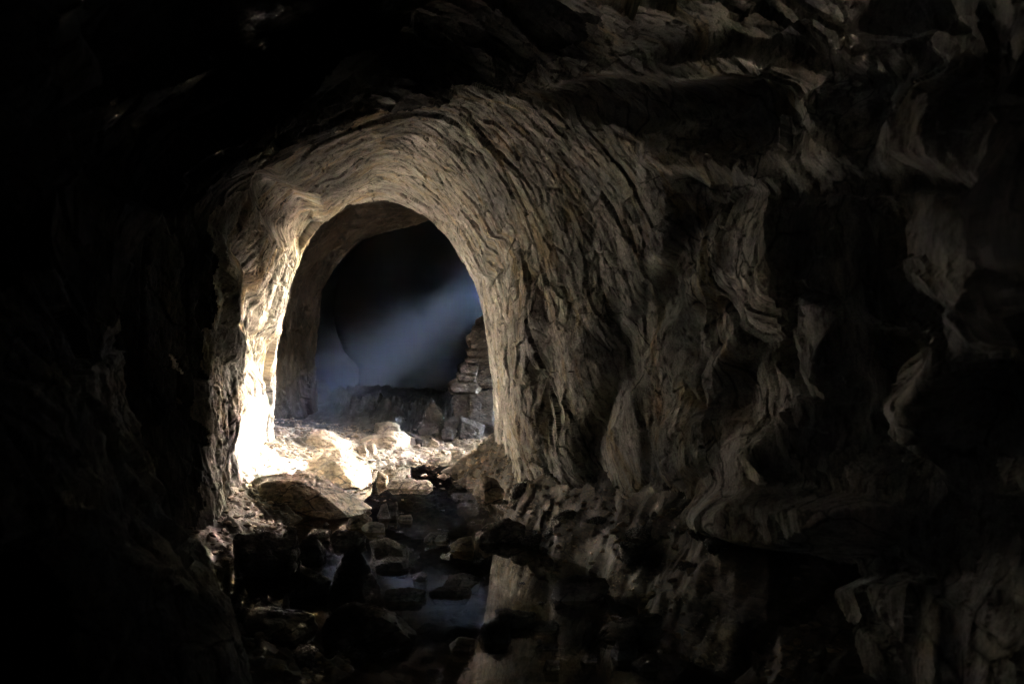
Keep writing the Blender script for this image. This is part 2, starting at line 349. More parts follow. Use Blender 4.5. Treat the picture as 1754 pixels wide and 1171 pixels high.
def build_tunnel(ys, cols):
    fine = True; rows = len(ys); tt = np.linspace(0, 12, cols)
    X, Y, Z = surf(ys, tt)
    # surface metres: s along the tunnel, a round it
    mid = int(np.argmin(np.abs(ys - 7.0)))
    dA = np.hypot(np.diff(X, axis=1), np.diff(Z, axis=1)); A = np.concatenate([np.zeros((rows, 1)), np.cumsum(dA, 1)], 1); A -= A[:, cols // 2][:, None]
    dS = np.sqrt(np.diff(X, axis=0)**2 + np.diff(Y, axis=0)**2 + np.diff(Z, axis=0)**2)
    S = np.concatenate([np.zeros((1, cols)), np.cumsum(dS, 0)], 0); S -= S[mid][None, :]
    def normals(X, Y, Z):
        ax, ay, az = np.gradient(X, axis=0), np.gradient(Y, axis=0), np.gradient(Z, axis=0)
        bx, by, bz = np.gradient(X, axis=1), np.gradient(Y, axis=1), np.gradient(Z, axis=1)
        nx = ay * bz - az * by; ny = az * bx - ax * bz; nz = ax * by - ay * bx
        l = np.sqrt(nx*nx + ny*ny + nz*nz) + 1e-9
        nx, ny, nz = nx / l, ny / l, nz / l
        cx = X.mean(1)[:, None]
        s = 1.0 if np.median(nx * (cx - X) + nz * (1.2 - Z)) > 0 else -1.0
        return nx * s, ny * s, nz * s
    NX, NY, NZ = normals(X, Y, Z)
    right = sstep(3.75, 3.25, Y + 0.6 * (2.0 - np.clip(Z, .6, 2.6)) * 0 ) * sstep(0.2, 1.0, X)         # the broken near right wall
    near = sstep(4.5, 3.9, Y) * sstep(1.6, 2.4, Z) + sstep(4.9, 4.2, Y) * sstep(0, -.5, X)
    near = np.clip(near, 0, 1)
    w = fbm(S * 1.1, A * 0.9, 3, 5) * 0.18
    g_ = 0.0
    D = 0.05 * fbm(S * 0.9, A * 0.7, 3, 21) * (0.6 + near)
    # explicit forms
    d = np.maximum(Y, 0.6)
    U = 877 + X / d * F; V = HOR - (Z - CAMH) / d * F
    U = U + 14 * fbm(S * 2, A * 2, 4, 61); V = V + 14 * fbm(S * 2, A * 2, 4, 71)
    vis = sstep(1.6, 2.4, Y) * (Y < 7.6)
    for (u, v, ru, rv, lean, amp) in FORM:
        dv = (V - v); du = (U - u) + lean * dv * (-1)
        if amp < 0 and u > 1150: amp = amp * 0.6
        q = np.sqrt((du / (ru * 1.25)) ** 2 + (dv / (rv * 1.15)) ** 2)
        edge = 0.50
        D = D + amp * (1 - sstep(1 - edge, 1 + edge * 0.4, q)) * vis
    # plates of rock, long round the tunnel, short along it
    lean = -0.42 * Z * sstep(-1, .6, X)
    f1, e1 = flakes((S + lean) / 0.34 + w, A / 0.85 + w, 31, 0.9)
    f2, e2 = flakes((S + lean) / 0.12 + 2 * w, A / 0.27 - w, 41, 0.9)
    f3, e3 = flakes((S + lean) / 0.042 + 3 * w, A / 0.10 + w * 2, 51, 0.9)
    nr = np.clip(near + right + 0.0, 0, 1)
    calm = 1 - 0.25 * sstep(-.7, -.9, X) * sstep(3.5, 3.3, Y) * sstep(1.5, 1.2, Z) * sstep(2.1, 2.4, Y)
    g1, h1 = flakes((S + lean) / 0.52 + w, A / 0.62 + w, 231, 1.3)
    g2, h2 = flakes((S + lean) / 0.19 + w, A / 0.27 - w, 241, 1.2)
    g3, h3 = flakes((S + lean) / 0.075 + w, A / 0.11, 251, 1.2)
    cr = fbm(S * 2.2, A * 0.8, 4, 91)
    sp = sstep(-.7, -.9, X) * sstep(3.5, 3.3, Y) * sstep(1.6, 1.2, Z) * sstep(2.1, 2.4, Y)
    D = D + sp * (0.045 * ridged(S * 2.6 + Z * 1.6, Z * 2.2 - S * 1.1, 4, 171) + 0.012 * ridged(S * 11, A * 5, 3, 181))
    # near: big fractured blocks
    D = D + calm * nr * ((0.080 - 0.025 * right) * g1 + 0.036 * g2 + 0.011 * g3 - 0.03 * sstep(0.08, 0.0, h1) * (cr > 0) + 0.0025 * fbm(S * 18, A * 18, 4, 131))
    # farther in: thin plates following the vault
    m = 1 - nr
    D = D + m * (0.022 * f1 + 0.014 * g2 + 0.009 * f2 + 0.0045 * f3 + 0.004 * g3)
    D = D - m * (0.024 * sstep(0.10, 0.0, e1) * sstep(0.0, 0.35, cr) + 0.014 * sstep(0.14, 0.0, e2) * sstep(-0.1, 0.3, fbm(S * 3.2, A * 1.3, 3, 97)))
    D = D + m * (0.010 * ridged((S + lean) * 3.2 + w, A * 1.3, 4, 101) + 0.004 * ridged((S + lean) * 12, A * 5 + w * 3, 4, 111) + 0.002 * fbm(S * 55, A * 35, 3, 131))
    lf = sstep(-1.3, -1.7, X) * sstep(4.7, 5.0, Y)
    D = D - 0.045 * lf * sstep(0.1, 0.75, ridged(S * 3.4 + w * 2, A * 0.9, 4, 141)) + 0.02 * lf * ridged(S * 7, A * 1.6, 4, 151)
    # fade where the far lip must stay crisp
    lip = np.exp(-((Y - 7.7) / 0.25) ** 2)
    D = D * (1 - 0.3 * lip) * (1 - 0.92 * sstep(11.0, 12.2, Y))
    X2, Y2, Z2 = X + NX * D, Y + NY * D * 0.8, Z + NZ * D
    V3 = np.stack([X2, Y2, Z2], -1).reshape(-1, 3)
    uv = np.stack([S + lean, A], -1).reshape(-1, 2)
    return V3, grid_faces(rows, cols), uv

SIDE_D = np.array([0.77, 0.63, 0.10]); SIDE_D = SIDE_D / np.linalg.norm(SIDE_D)
SIDE_Q = np.array([-0.10, 8.10, 1.70])     # an added unseen side gap, lets in more sky light
LOW_D = np.array([0.84, 0.50, 0.44]); LOW_D = LOW_D / np.linalg.norm(LOW_D)
LOW_Q = np.array([-0.72, 8.05, 0.05])     # where the axis of an added unseen low gap meets the floor
def axis_dist(pts, org=SUN_H, ax=SDIR):
    r = pts - org; t = r @ ax
    return np.linalg.norm(r - t[:, None] * ax, axis=1), t

YA = np.concatenate([np.linspace(-2.5, 2.0, 60, endpoint=False), np.linspace(2.0, 7.84, 760, endpoint=False), np.linspace(7.84, 11.0, 170, endpoint=False), np.linspace(11.0, 23.0, 140)])
V_, F_, UV_ = build_tunnel(YA, 900)
HOLE_R = 0.18
cent = V_[F_].mean(1); ad, at_ = axis_dist(cent)
ad2, at2 = axis_dist(cent, LOW_Q, LOW_D)
ad3, at3 = axis_dist(cent, SIDE_Q, SIDE_D)
hole = ((ad3 < 0.44) & (at3 > 1.2)) | ((ad < HOLE_R) & (at_ > 0.2)) | ((ad2 < 0.46) & (at2 > 1.2))
rowi = np.repeat(np.arange(len(YA) - 1), 899)
dark = cent[:, 1] + 0.18 * fbm(cent[:, 0] * 2.3 + cent[:, 2] * 1.4, cent[:, 1] * 2.1 - cent[:, 2], 4, 15) < np.interp(cent[:, 0] + .35 * (2.5 - cent[:, 2]).clip(0, 3) * np.sign(cent[:, 0] + .3), [-2.0, -1.5, -0.4, 0.7, 1.5, 2.0], [4.85, 4.75, 4.55, 4.3, 3.7, 3.6])  # faces whose rock colour carries painted shade
dark &= ~((cent[:, 0] + 0.7 * (cent[:, 1] - 3.0) * 0.6 + 0.5 * fbm(cent[:, 0] * 2.2, cent[:, 1] * 2.2, 4, 33) > 0.7) & (cent[:, 1] + 0.3 * fbm(cent[:, 1] * 3, cent[:, 2] * 3, 3, 16) > 1.6))  # right side of the roof left pale so it looks lit
def piece(name, a, b, mat, extra=None, smooth=False):
    sel = (rowi >= a) & (rowi < b)
    if extra is not None: sel &= extra
    ff = F_[sel & ~hole] - a * 900
    vv = slice(a * 900, (b + 1) * 900)
    mesh_from(name, V_[vv], ff, mat, UV_[vv], kind="structure", smooth=smooth)
piece("tunnel_wall_behind_camera", 0, 60, M_NEAR)
rt = (cent[:, 1] < 3.75 + 0.25 * fbm(cent[:, 0] * 2, cent[:, 2] * 2, 3, 18)) & ~dark
spur = (cent[:, 0] < -0.8) & (cent[:, 1] < 3.45) & (cent[:, 1] > 2.2) & (cent[:, 2] < 1.35 + 0.3 * fbm(cent[:, 1] * 3, cent[:, 2] * 2, 3, 28)); dark &= ~spur; rt |= spur  # spur gets the pale rock, painting light onto its edge
rt &= ~dark
piece("tunnel_wall_in_shade_darkened_slate", 60, 820, M_NEAR, dark)
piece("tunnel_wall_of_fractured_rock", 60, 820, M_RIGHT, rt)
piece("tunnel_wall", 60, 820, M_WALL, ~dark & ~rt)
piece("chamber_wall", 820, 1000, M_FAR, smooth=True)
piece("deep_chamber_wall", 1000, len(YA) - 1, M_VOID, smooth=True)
# end caps so that no daylight leaks in
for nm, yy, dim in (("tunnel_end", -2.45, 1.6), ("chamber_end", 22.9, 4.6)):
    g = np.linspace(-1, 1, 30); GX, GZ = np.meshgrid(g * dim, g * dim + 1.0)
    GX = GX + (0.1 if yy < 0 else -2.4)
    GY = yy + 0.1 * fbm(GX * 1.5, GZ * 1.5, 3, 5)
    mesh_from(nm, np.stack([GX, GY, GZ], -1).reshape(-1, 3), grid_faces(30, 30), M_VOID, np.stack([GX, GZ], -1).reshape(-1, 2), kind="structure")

# entrance passage for the daylight, and two unseen gaps added for more light
def passage(org, t0, t1, r1, r2, f1, f2, prt, sd, ax=SDIR):
    a = Vector(ax); q = a.to_track_quat('Z', 'Y').to_matrix()
    e1 = np.array(q @ Vector((1, 0, 0))); e2 = np.array(q @ Vector((0, 1, 0)))
    nr = 90; nc = 160
    tt = np.linspace(t0, t1, nr)[:, None]; th = np.linspace(0, 2 * np.pi, nc)[None, :]
    c, s = np.cos(th), np.sin(th)
    wob = 0.06 * fbm(tt * 0.8 + c * 1.3, s * 1.3 + 5 + tt * 0, 4, 7 + sd) + 0.02 * ridged(c * 2 + tt * 2, s * 2, 3, 9)
    k = np.maximum(tt - t0 - 0.4, 0)
    R1 = r1 + wob + f1 * k; R2 = r2 + wob + f2 * k
    pts = org + tt[..., None] * ax + (R1 * c)[..., None] * e1 + (R2 * s)[..., None] * e2
    mesh_from("entrance_and_added_gap_wall", pts.reshape(-1, 3), grid_faces(nr, nc), M_FAR, np.stack([tt + 0 * th, th + 0 * tt], -1).reshape(-1, 2), kind="structure")
    # portal: guides sampling of the sky through the mouth, gives no light itself
    pd = bpy.data.lights.new("sky_portal", 'AREA'); pd.shape = 'SQUARE'; pd.size = prt; pd.cycles.is_portal = True
    po = bpy.data.objects.new("sky_portal", pd); C.objects.link(po)
    po.location = tuple(org + ax * (t1 + 0.1)); po.rotation_euler = Vector(ax).to_track_quat('Z', 'Y').to_euler()
passage(SUN_H, 0.9, 3.0, 0.19, 0.20, 0.14, 0.20, 1.6, 0)
passage(LOW_Q, 1.9, 3.3, 0.60, 0.56, 0.25, 0.30, 2.8, 50, LOW_D)  # added unseen gap, throws sky light on the floor
passage(SIDE_Q, 1.4, 3.2, 0.52, 0.66, 0.16, 0.30, 2.8, 80, SIDE_D)  # added unseen gap, brightens the left wall with sky light

# ---------------------------------------------------------------- ground and water
WE_Y = [0.0, 2.6, 3.2, 4.0, 4.6, 5.0, 5.5, 6.2, 6.9, 7.4, 7.9, 8.2]
WE_L = [-0.1, -0.12, -0.22, -0.75, -1.10, -1.15, -1.12, -1.10, -1.20, -1.30, -1.20, -1.0]
WE_R = [0.50, 0.52, 0.50, 0.40, 0.16, -0.04, -0.16, -0.28, -0.45, -0.60, -0.75, -0.95]
LW_Y = [-3, 2.3, 3.2, 3.5, 4.4, 5.0, 5.7, 6.4, 7.7, 8.6, 9.7, 12]
LW = [-1.5, -1.35, -1.15, -1.95, -2.2, -1.88, -2.0, -2.15, -2.3, -3.1, -2.6, -3.8]
RW_Y = [-3, 1, 2.3, 3.2, 3.85, 4.25, 4.6, 4.95, 5.4, 6.4, 7.7, 8.6, 10, 12]
RW = [1.5, 1.6, 1.3, 1.18, .97, .82, .63, .45, .20, .02, -.14, 1.2, 1.8, 2.2]

def ground_h(x, y):
    x = np.asarray(x, float); y = np.asarray(y, float)
    l = np.interp(y, WE_Y, WE_L); r = np.interp(y, WE_Y, WE_R)
    l = l + 0.10 * fbm(x * 0 + y * 2.3, y * 0 + 3.1, 3, 3); r = r + 0.12 * fbm(y * 2.1, y * 0 + 9.1, 3, 4)
    lw = np.interp(y, LW_Y, LW); rw = np.interp(y, RW_Y, RW)
    base = -0.055 - 0.20 * sstep(6.8, 5.4, y) + 0.0 * x
    rr = np.maximum(x - r, 0); bank_h = np.interp(y, [0, 2.0, 2.8, 3.5, 4.2, 4.9, 5.4, 6.4, 7.7, 8.4], [0.1, 0.12, 0.28, 0.62, 0.58, 0.50, 0.44, 0.38, 0.38, 0.12])
    tr = np.clip(rr / np.maximum(rw - r + 0.05, 0.25), 0, 1.1)
    hr = (bank_h - base) * tr ** 0.9
    ll = np.maximum(l - x, 0); tl = np.clip(ll / np.maximum(l - lw, 0.25), 0, 1.6)
    bl = np.interp(y, [0, 3.3, 4.2, 5.0, 6.0, 7.2, 8.2, 9], [0.14, 0.14, 0.10, 0.17, 0.20, 0.28, 0.30, 0.15])
    hl = (bl - base) * tl ** 0.75
    dry = sstep(7.7, 8.4, y) * 0.10 
    z = base + hr + hl + dry
    # rockfall cone under the entrance
    z = z + (0.14 + 0.26 * fbm(x * 1.7, y * 1.1, 4, 55)) * sstep(9.4, 11.0, y) * sstep(12.6, 11.4, y) - 0.6 * sstep(11.6, 13.0, y)
    z = z + 0.55 * sstep(1.2, 0.2, np.hypot((x - 1.15) , (y - 10.6) * 0.9))
    w = fbm(x * 2.2, y * 2.2, 3, 17)
    f1, e1 = flakes((x + .3 * y) / 0.16 + w, (y - .2 * x) / 0.30 + w, 301, 1.0)
    f2, e2 = flakes((x + .3 * y) / 0.055 + 2 * w, (y - .2 * x) / 0.09, 311, 1.0)
    side = np.clip((hr + hl - 0.1) * 5, 0.0, 1)
    rb = sstep(0.05, 0.4, hr)
    z = z + sstep(9.2, 10.2, y) * (0.10 * flakes(x / .35 + w, y / .35, 401, 1.2)[0] + 0.06 * flakes(x / .15 + w, y / .15, 411, 1.2)[0])
    z = z + 0.045 * w + (0.012 + 0.016 * rb) * f1 + (0.010 + 0.012 * side) * f2 + 0.012 * fbm(x * 9, y * 9, 4, 19) + 0.010 * rb * ridged(x * 3 + y * 2, y * 1.0, 3, 29)
    return z

def build_ground():
    ys = np.concatenate([np.linspace(-2.6, 2.4, 60, endpoint=False), np.linspace(2.4, 9.5, 640, endpoint=False), np.linspace(9.5, 24, 160)])
    xs = np.concatenate([np.linspace(-7, -2.4, 60, endpoint=False), np.linspace(-2.4, 1.9, 430, endpoint=False), np.linspace(1.9, 4, 40)])
    X, Y = np.meshgrid(xs, ys)
    Z = ground_h(X, Y)
    VV = np.stack([X, Y, Z], -1).reshape(-1, 3); FF = grid_faces(len(ys), len(xs))
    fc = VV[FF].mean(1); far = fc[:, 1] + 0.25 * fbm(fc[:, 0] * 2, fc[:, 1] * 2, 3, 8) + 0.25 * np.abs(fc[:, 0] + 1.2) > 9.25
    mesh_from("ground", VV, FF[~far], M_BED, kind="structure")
    mesh_from("chamber_ground", VV, FF[far], M_STONE[3], kind="structure")  # far floor in a darker colour that stands in for shade
build_ground()

def build_water():
    m, n, p = newmat("still_pool_water")
    n.nodes.remove(p)
    out = n.nodes["Material Output"]
    tr = n.nodes.new("ShaderNodeBsdfTransparent"); tr.inputs[0].default_value = (0.42, 0.37, 0.22, 1)
    gl = n.nodes.new("ShaderNodeBsdfGlossy"); gl.inputs['Roughness'].default_value = 0.015; gl.inputs['Color'].default_value = (1, 1, 1, 1)
    fr = n.nodes.new("ShaderNodeFresnel"); fr.inputs['IOR'].default_value = 1.62
    tc = n.nodes.new("ShaderNodeTexCoord")
    nn = bump(n, noise(n, mapping(n, tc.outputs['Object'], (3, 5, 1)), 1.0, 3, 0.5), 0.05, 0.008)
    n.links.new(nn, gl.inputs['Normal']); n.links.new(nn, fr.inputs['Normal'])
    ms = n.nodes.new("ShaderNodeMixShader")
    n.links.new(fr.outputs[0], ms.inputs[0]); n.links.new(tr.outputs[0], ms.inputs[1]); n.links.new(gl.outputs[0], ms.inputs[2])
    n.links.new(ms.outputs[0], out.inputs[0])
    xs = np.linspace(-2.3, 1.4, 12); ys = np.linspace(0.5, 8.5, 24)
    X, Y = np.meshgrid(xs, ys)
    mesh_from("water", np.stack([X, Y, 0 * X], -1).reshape(-1, 3), grid_faces(24, 12), m, kind="structure")
build_water()

# ---------------------------------------------------------------- stones
def ico(sub):
    bm = bmesh.new(); bmesh.ops.create_icosphere(bm, subdivisions=sub, radius=1.0)
    v = np.array([x.co[:] for x in bm.verts]); f = np.array([[q.index for q in p.verts] for p in bm.faces]); bm.free()
    v /= np.linalg.norm(v, axis=1)[:, None]
    return v, f
ICO = {k: ico(k) for k in (3, 4, 5, 6)}

def hull_planes(pts):
    bm = bmesh.new()
    for p in pts: bm.verts.new(p)
    r = bmesh.ops.convex_hull(bm, input=list(bm.verts))
    bm.normal_update()
    c = np.mean(pts, 0); N = []; Dd = []
    for fa in bm.faces:
        nn = np.array(fa.normal[:]); d = nn @ (np.array(fa.verts[0].co[:]) - c)
        if np.linalg.norm(nn) < .5: continue
        if d < 0: nn, d = -nn, -d
        if d > 1e-4: N.append(nn); Dd.append(d)
    bm.free()
    return c, np.array(N), np.array(Dd)

def rock_mesh(name, pts, mat, sub=5, rough=1.0, seed=0, strata=0.5):
    """a broken stone: the faces of the hull of pts, chipped edges, grain and cleavage"""
    c, N, Dd = hull_planes(pts)
    dirs, f = ICO[sub]
    dot = dirs @ N.T
    r = np.where(dot > 1e-3, Dd[None, :] / np.maximum(dot, 1e-3), 1e9)
    k = 0.0
    r1 = np.sort(r, axis=1)[:, :2]
    rmin = r1[:, 0]; ed = (r1[:, 1] - r1[:, 0]) / (rmin + 1e-6)
    rmin = rmin * (1 - 0.025 * np.exp(-ed * 25))
    size = float(np.ptp(np.array(pts), axis=0).max())
    p = dirs * rmin[:, None]
    o = seed * 7.31
    q = p / size
    a = vn3(q[:, 0]*4+o, q[:, 1]*4, q[:, 2]*4) * .026 + vn3(q[:, 0]*9+o, q[:, 1]*9, q[:, 2]*11, 3) * .020
    b = 1 - 2 * np.abs(vn3(q[:, 0]*6+o, q[:, 1]*6+3, q[:, 2]*14, 5)); a = a + b * .022 * strata
    if sub >= 4: a = a + vn3(q[:, 0]*22+o, q[:, 1]*22, q[:, 2]*34, 7) * .014
    if sub >= 5: a = a + vn3(q[:, 0]*50+o, q[:, 1]*50, q[:, 2]*70, 9) * .007
    p = p + dirs * (a * rough * size * 0.8)[:, None]
    return p, f, c

def tagged(o, label, cat, group=None):
    o["label"] = label; o["category"] = cat
    if group: o["group"] = group

def hero(name, pxs, label, cat="rock", depth=None, thick=0.8, mat=0, zb=None, group=None, seed=None, sub=5, rough=1.0, sink=0.02):
    """stone whose outline was measured in the photo; depth follows from where its foot meets the ground"""
    vb = max(p[1] for p in pxs); uc = sum(p[0] for p in pxs) / len(pxs)
    if depth is None:
        d = 6.0
        for _ in range(25):
            z = float(ground_h((uc - 877) / F * d, d)); z = max(z, 0.0) if zb is None else zb
            d = 0.5 * d + 0.5 * min(12, F * (CAMH - z) / max(vb - HOR, 20))
    else: d = depth
    W = [P(u, v, d) for u, v in pxs]
    cx = sum(p[0] for p in W) / len(W); zmin = min(p[1] for p in W); w = max(p[0] for p in W) - min(p[0] for p in W)
    h = max(p[1] for p in W) - zmin
    T = w * thick * 0.5
    rnd = random.Random(seed if seed is not None else int(uc * 13 + vb))
    pts = []
    dm = d + T * 1.0
    zt = max(p[1] for p in W)
    tx, tz, by = rnd.uniform(-.18, .18), rnd.uniform(.62, .85), rnd.uniform(.5, .8)
    for x, z in W:
        k = dm / d
        x2 = x * k; z2 = CAMH - (CAMH - z) * k
        cxx = cx * k
        pts.append((x2, dm, z2))
        pts.append((cxx + (x2 - cxx) * .72 + tx * w, dm - T * (1 - .55 * (z2 - zmin) / max(zt - zmin, .02)), zmin + (z2 - zmin) * tz))
        pts.append((cxx + (x2 - cxx) * .66 - tx * w * .6, dm + T * (1 - .5 * (z2 - zmin) / max(zt - zmin, .02)), zmin + (z2 - zmin) * by))
    for s in (-1, 1):
        for t in (-1, 1):
            pts.append((cx + t * w * .36, dm + s * T * .8, zmin - sink - 0.03))
    p, f, c = rock_mesh(name, pts, None, sub, rough, int(uc))
    o = mesh_from(name, p, f, M_STONE[mat], smooth=False)
    o.location = tuple(c)
    tagged(o, label, cat, group)
    return o

def c1(pts): return [(340 + .4364 * x, 660 + .4364 * y) for x, y in pts]
def c6(pts): return [(900 + .487 * x, 760 + .487 * y) for x, y in pts]
def c8(pts): return [(450 + .316 * x, 480 + .316 * y) for x, y in pts]

G = "boulders and slabs in the stream bed"
H = [
 ("boulder", c1([(425,330),(452,262),(525,234),(562,246),(622,312),(680,350),(686,380),(540,388),(440,360)]), "large peaked brown boulder standing beside the yellow pool", dict(mat=1, thick=.9, seed=3, sub=6)),
 ("slab", c1([(205,392),(222,352),(340,336),(440,346),(520,382),(600,430),(695,490),(650,494),(400,468),(232,432)]), "long tilted slab with shaded front below the large peaked boulder", dict(mat=1, thick=.55, zb=0.05)),
 ("slab", c1([(172,250),(212,214),(262,240),(330,290),(404,337),(300,340),(200,352),(175,335)]), "brown triangular slab leaning against the foot of the sunlit left wall", dict(mat=1, thick=.6, depth=6.9)),
 ("boulder", c1([(420,228),(450,178),(495,174),(540,198),(600,226),(605,242),(470,240)]), "low dark wedge boulder left behind the large peaked boulder", dict(mat=1, thick=.8)),
 ("boulder", c1([(636,208),(700,190),(800,178),(832,200),(822,228),(800,242),(700,248),(650,230)]), "blocky boulder with a sunlit right end, under a smaller round one", dict(mat=1, thick=.9)),
 ("boulder", c1([(688,183),(693,148),(738,139),(790,150),(797,176),(770,184),(700,192)]), "small rounded boulder resting on top of the blocky one", dict(mat=1, thick=.8, depth=9.15)),
 ("stone", c1([(618,238),(650,231),(668,256),(655,278),(625,277)]), "pale upright stone left of the reddish one by the yellow pool", dict(mat=1)),
 ("stone", c1([(663,228),(688,219),(702,258),(690,278),(666,272)]), "reddish upright stone at the back edge of the yellow pool", dict(mat=1)),
 ("stone", c1([(891,244),(915,204),(940,216),(944,242)]), "lone dark peaked stone on the bright gravel beneath the light shaft", dict(mat=1)),
 ("stone", c1([(697,372),(705,330),(745,355),(747,376),(720,384)]), "small shark-fin stone standing in the front of the yellow pool", dict(mat=1)),
 ("stone", c1([(735,392),(762,360),(850,364),(862,376),(815,404)]), "flat wedge stone with dark front lying in the yellow pool", dict(mat=0)),
 ("stone", c1([(800,406),(842,375),(900,368),(920,386),(880,408)]), "flat dark stone right of the wedge stone in the yellow pool", dict(mat=0)),
 ("stone", c1([(700,517),(716,472),(738,458),(752,517)]), "brown half of the split upright stone below the yellow pool", dict(mat=0)),
 ("stone", c1([(744,512),(746,458),(780,454),(787,502)]), "dark half of the split upright stone below the yellow pool", dict(mat=2)),
 ("stone", c1([(778,530),(790,508),(835,505),(842,530)]), "rounded brown stone in the stream just right of the split stone", dict(mat=1)),
 ("stone", c1([(636,560),(670,530),(730,540),(732,562),(690,577)]), "dark lozenge stone with bright rim in the middle of the stream", dict(mat=0)),
 ("stone", c1([(578,556),(592,520),(650,499),(682,515),(685,545),(620,562)]), "brown mound stone at the tip of the long tilted slab", dict(mat=1)),
 ("stone", c1([(1098,375),(1120,350),(1172,368),(1207,420),(1190,440),(1108,442)]), "dark angular rock on the bank under the pillar of the right wall", dict(mat=1, thick=.9, zb=.15)),
 ("boulder", c1([(1085,585),(1130,540),(1210,519),(1280,545),(1302,592),(1200,618),(1100,615)]), "wide rounded dark boulder at the right edge of the stream", dict(mat=2, thick=.7)),
 ("stone", c1([(985,625),(1020,600),(1072,588),(1084,640),(1030,650)]), "pale triangular stone in the water before the wide rounded boulder", dict(mat=1)),
 ("boulder", c1([(515,810),(540,720),(578,640),(606,626),(640,650),(662,705),(702,765),(732,862),(600,880),(520,850)]), "tall black pyramid boulder in the middle of the stream", dict(mat=2, thick=.8)),
 ("boulder", c1([(468,965),(500,900),(560,872),(602,843),(680,850),(770,890),(832,940),(864,968),(820,1040),(480,1040)]), "broad black foreground boulder right in front of the black pyramid", dict(mat=2, thick=.7)),
 ("boulder", c1([(138,580),(250,566),(386,604),(392,700),(372,745),(140,748)]), "big flat-topped black block at the foot of the left wall", dict(mat=2, thick=.8)),
 ("stone", c1([(390,640),(410,600),(470,598),(502,640),(482,684),(400,684)]), "dark rounded rock against the right end of the black block", dict(mat=2)),
 ("stone", c1([(330,590),(350,545),(385,560),(388,600)]), "small pointed stone on top of the black block", dict(mat=2, depth=4.75)),
 ("stone", c1([(425,585),(450,562),(520,560),(525,585),(470,595)]), "thin flat stone behind the black block on the left shore", dict(mat=2)),
 ("stone", c1([(510,600),(540,570),(620,565),(660,590),(640,625),(540,628)]), "flat rim-lit stone on the shore above the black pyramid", dict(mat=2, thick=.5)),
 ("boulder", c1([(668,612),(740,594),(822,630),(828,666),(760,680),(680,668)]), "dark layered rock in the pool, the upper of two", dict(mat=2)),
 ("boulder", c1([(682,692),(740,672),(820,676),(838,706),(760,728),(700,728)]), "dark layered rock in the pool, the lower of two", dict(mat=2)),
 ("stone", c1([(720,822),(740,795),(820,789),(897,800),(897,838),(740,846)]), "flat black stone in the pool just right of the black pyramid", dict(mat=2, thick=.5)),
 ("stone", c1([(958,782),(985,740),(1050,735),(1106,765),(1100,788)]), "humped black stone farther back of the pair in the mid pool", dict(mat=2)),
 ("stone", c1([(900,800),(950,785),(1072,790),(1074,822),(930,826)]), "long flat black stone in front of the humped one in the mid pool", dict(mat=2, thick=.4)),
 ("stone", c1([(833,756),(870,735),(897,740),(890,764)]), "small dark stone alone in the blue pool beside the layered rocks", dict(mat=2)),
 ("stone", c1([(883,602),(910,574),(975,574),(987,612)]), "squat dark stone left of the pale triangular stone", dict(mat=2)),
 ("boulder", c1([(1095,992),(1110,940),(1180,900),(1232,930),(1222,1000),(1150,1012)]), "black lump at the lower right, its mirrored rock wall on both sides", dict(mat=2)),
 ("stone", c1([(983,1017),(1020,985),(1087,995),(1082,1027),(1020,1042)]), "grey stone with a paler tip at the near end of the pool", dict(mat=0)),
 ("stone", c1([(1158,880),(1200,868),(1322,888),(1332,930),(1250,952),(1180,922)]), "flat black slab over the reflection of the right wall", dict(mat=2, thick=.6)),
 ("stone", c1([(118,872),(130,820),(182,788),(206,858),(150,884)]), "pointed stone with one pale edge, nearest the left foot wall", dict(mat=2)),
 ("stone", c1([(215,862),(272,820),(335,850),(330,897),(240,892)]), "rim-lit stone beside the white glint at lower left", dict(mat=2)),
 ("stone", c1([(335,900),(330,830),(345,808),(357,815),(352,880)]), "thin upright splinter above the white glint at lower left", dict(mat=0)),
 ("boulder", c1([(370,745),(400,700),(470,730),(520,760),(500,820),(400,830)]), "black rubble block between the flat-topped block and the pyramid", dict(mat=2)),
 ("boulder", c1([(140,900),(200,870),(300,905),(450,900),(470,960),(300,1000),(160,980)]), "low black ledge of stone in the lower left foreground", dict(mat=2)),
 ("boulder", c6([(78,545),(108,478),(150,462),(290,468),(300,500),(212,536),(104,552)]), "dark flat-topped block at the water edge below the right bank", dict(mat=2, thick=.4)),
 ("stone", c6([(393,572),(410,540),(442,533),(432,576)]), "small pale upright chip on the dark right shore", dict(mat=1)),
 ("boulder", c6([(215,680),(290,628),(460,590),(520,620),(520,672),(400,690)]), "long black slab sloping into the near pool on the right", dict(mat=2, thick=.5)),
 ("stone", c6([(300,730),(320,690),(370,682),(400,710),(360,760),(310,760)]), "rounded wet stone in the lower right pool, glinting edge", dict(mat=2)),
 ("stone", c6([(370,770),(430,735),(470,740),(440,790),(390,800)]), "tilted plate in the lower right pool behind the frame edge", dict(mat=2)),
 ("stone", c6([(60,795),(75,755),(120,760),(125,795)]), "small block at the bottom edge over the mirrored wall", dict(mat=2)),
 ("boulder", c6([(400,330),(425,270),(450,235),(510,262),(570,310),(590,335)]), "black sharp-edged rock on the slope of the right bank", dict(mat=2, thick=.5)),
 ("stone", c6([(0,650),(30,625),(100,615),(122,635),(100,655)]), "drop-shaped black stone floating over the mirrored wall", dict(mat=2, thick=.5)),
 ("stone", c6([(30,720),(60,705),(110,698),(112,722)]), "small wedge stone lower over the mirrored wall", dict(mat=2, thick=.5)),
 ("stone", c6([(190,760),(215,735),(255,745),(250,768)]), "knobbly black stone near the bottom right of the pool", dict(mat=2)),
]
for nm, pxs, lab, kw in H:
    kw = dict(kw); hero(nm, pxs, lab, "boulder" if nm == "boulder" else "rock", group=G, **kw)

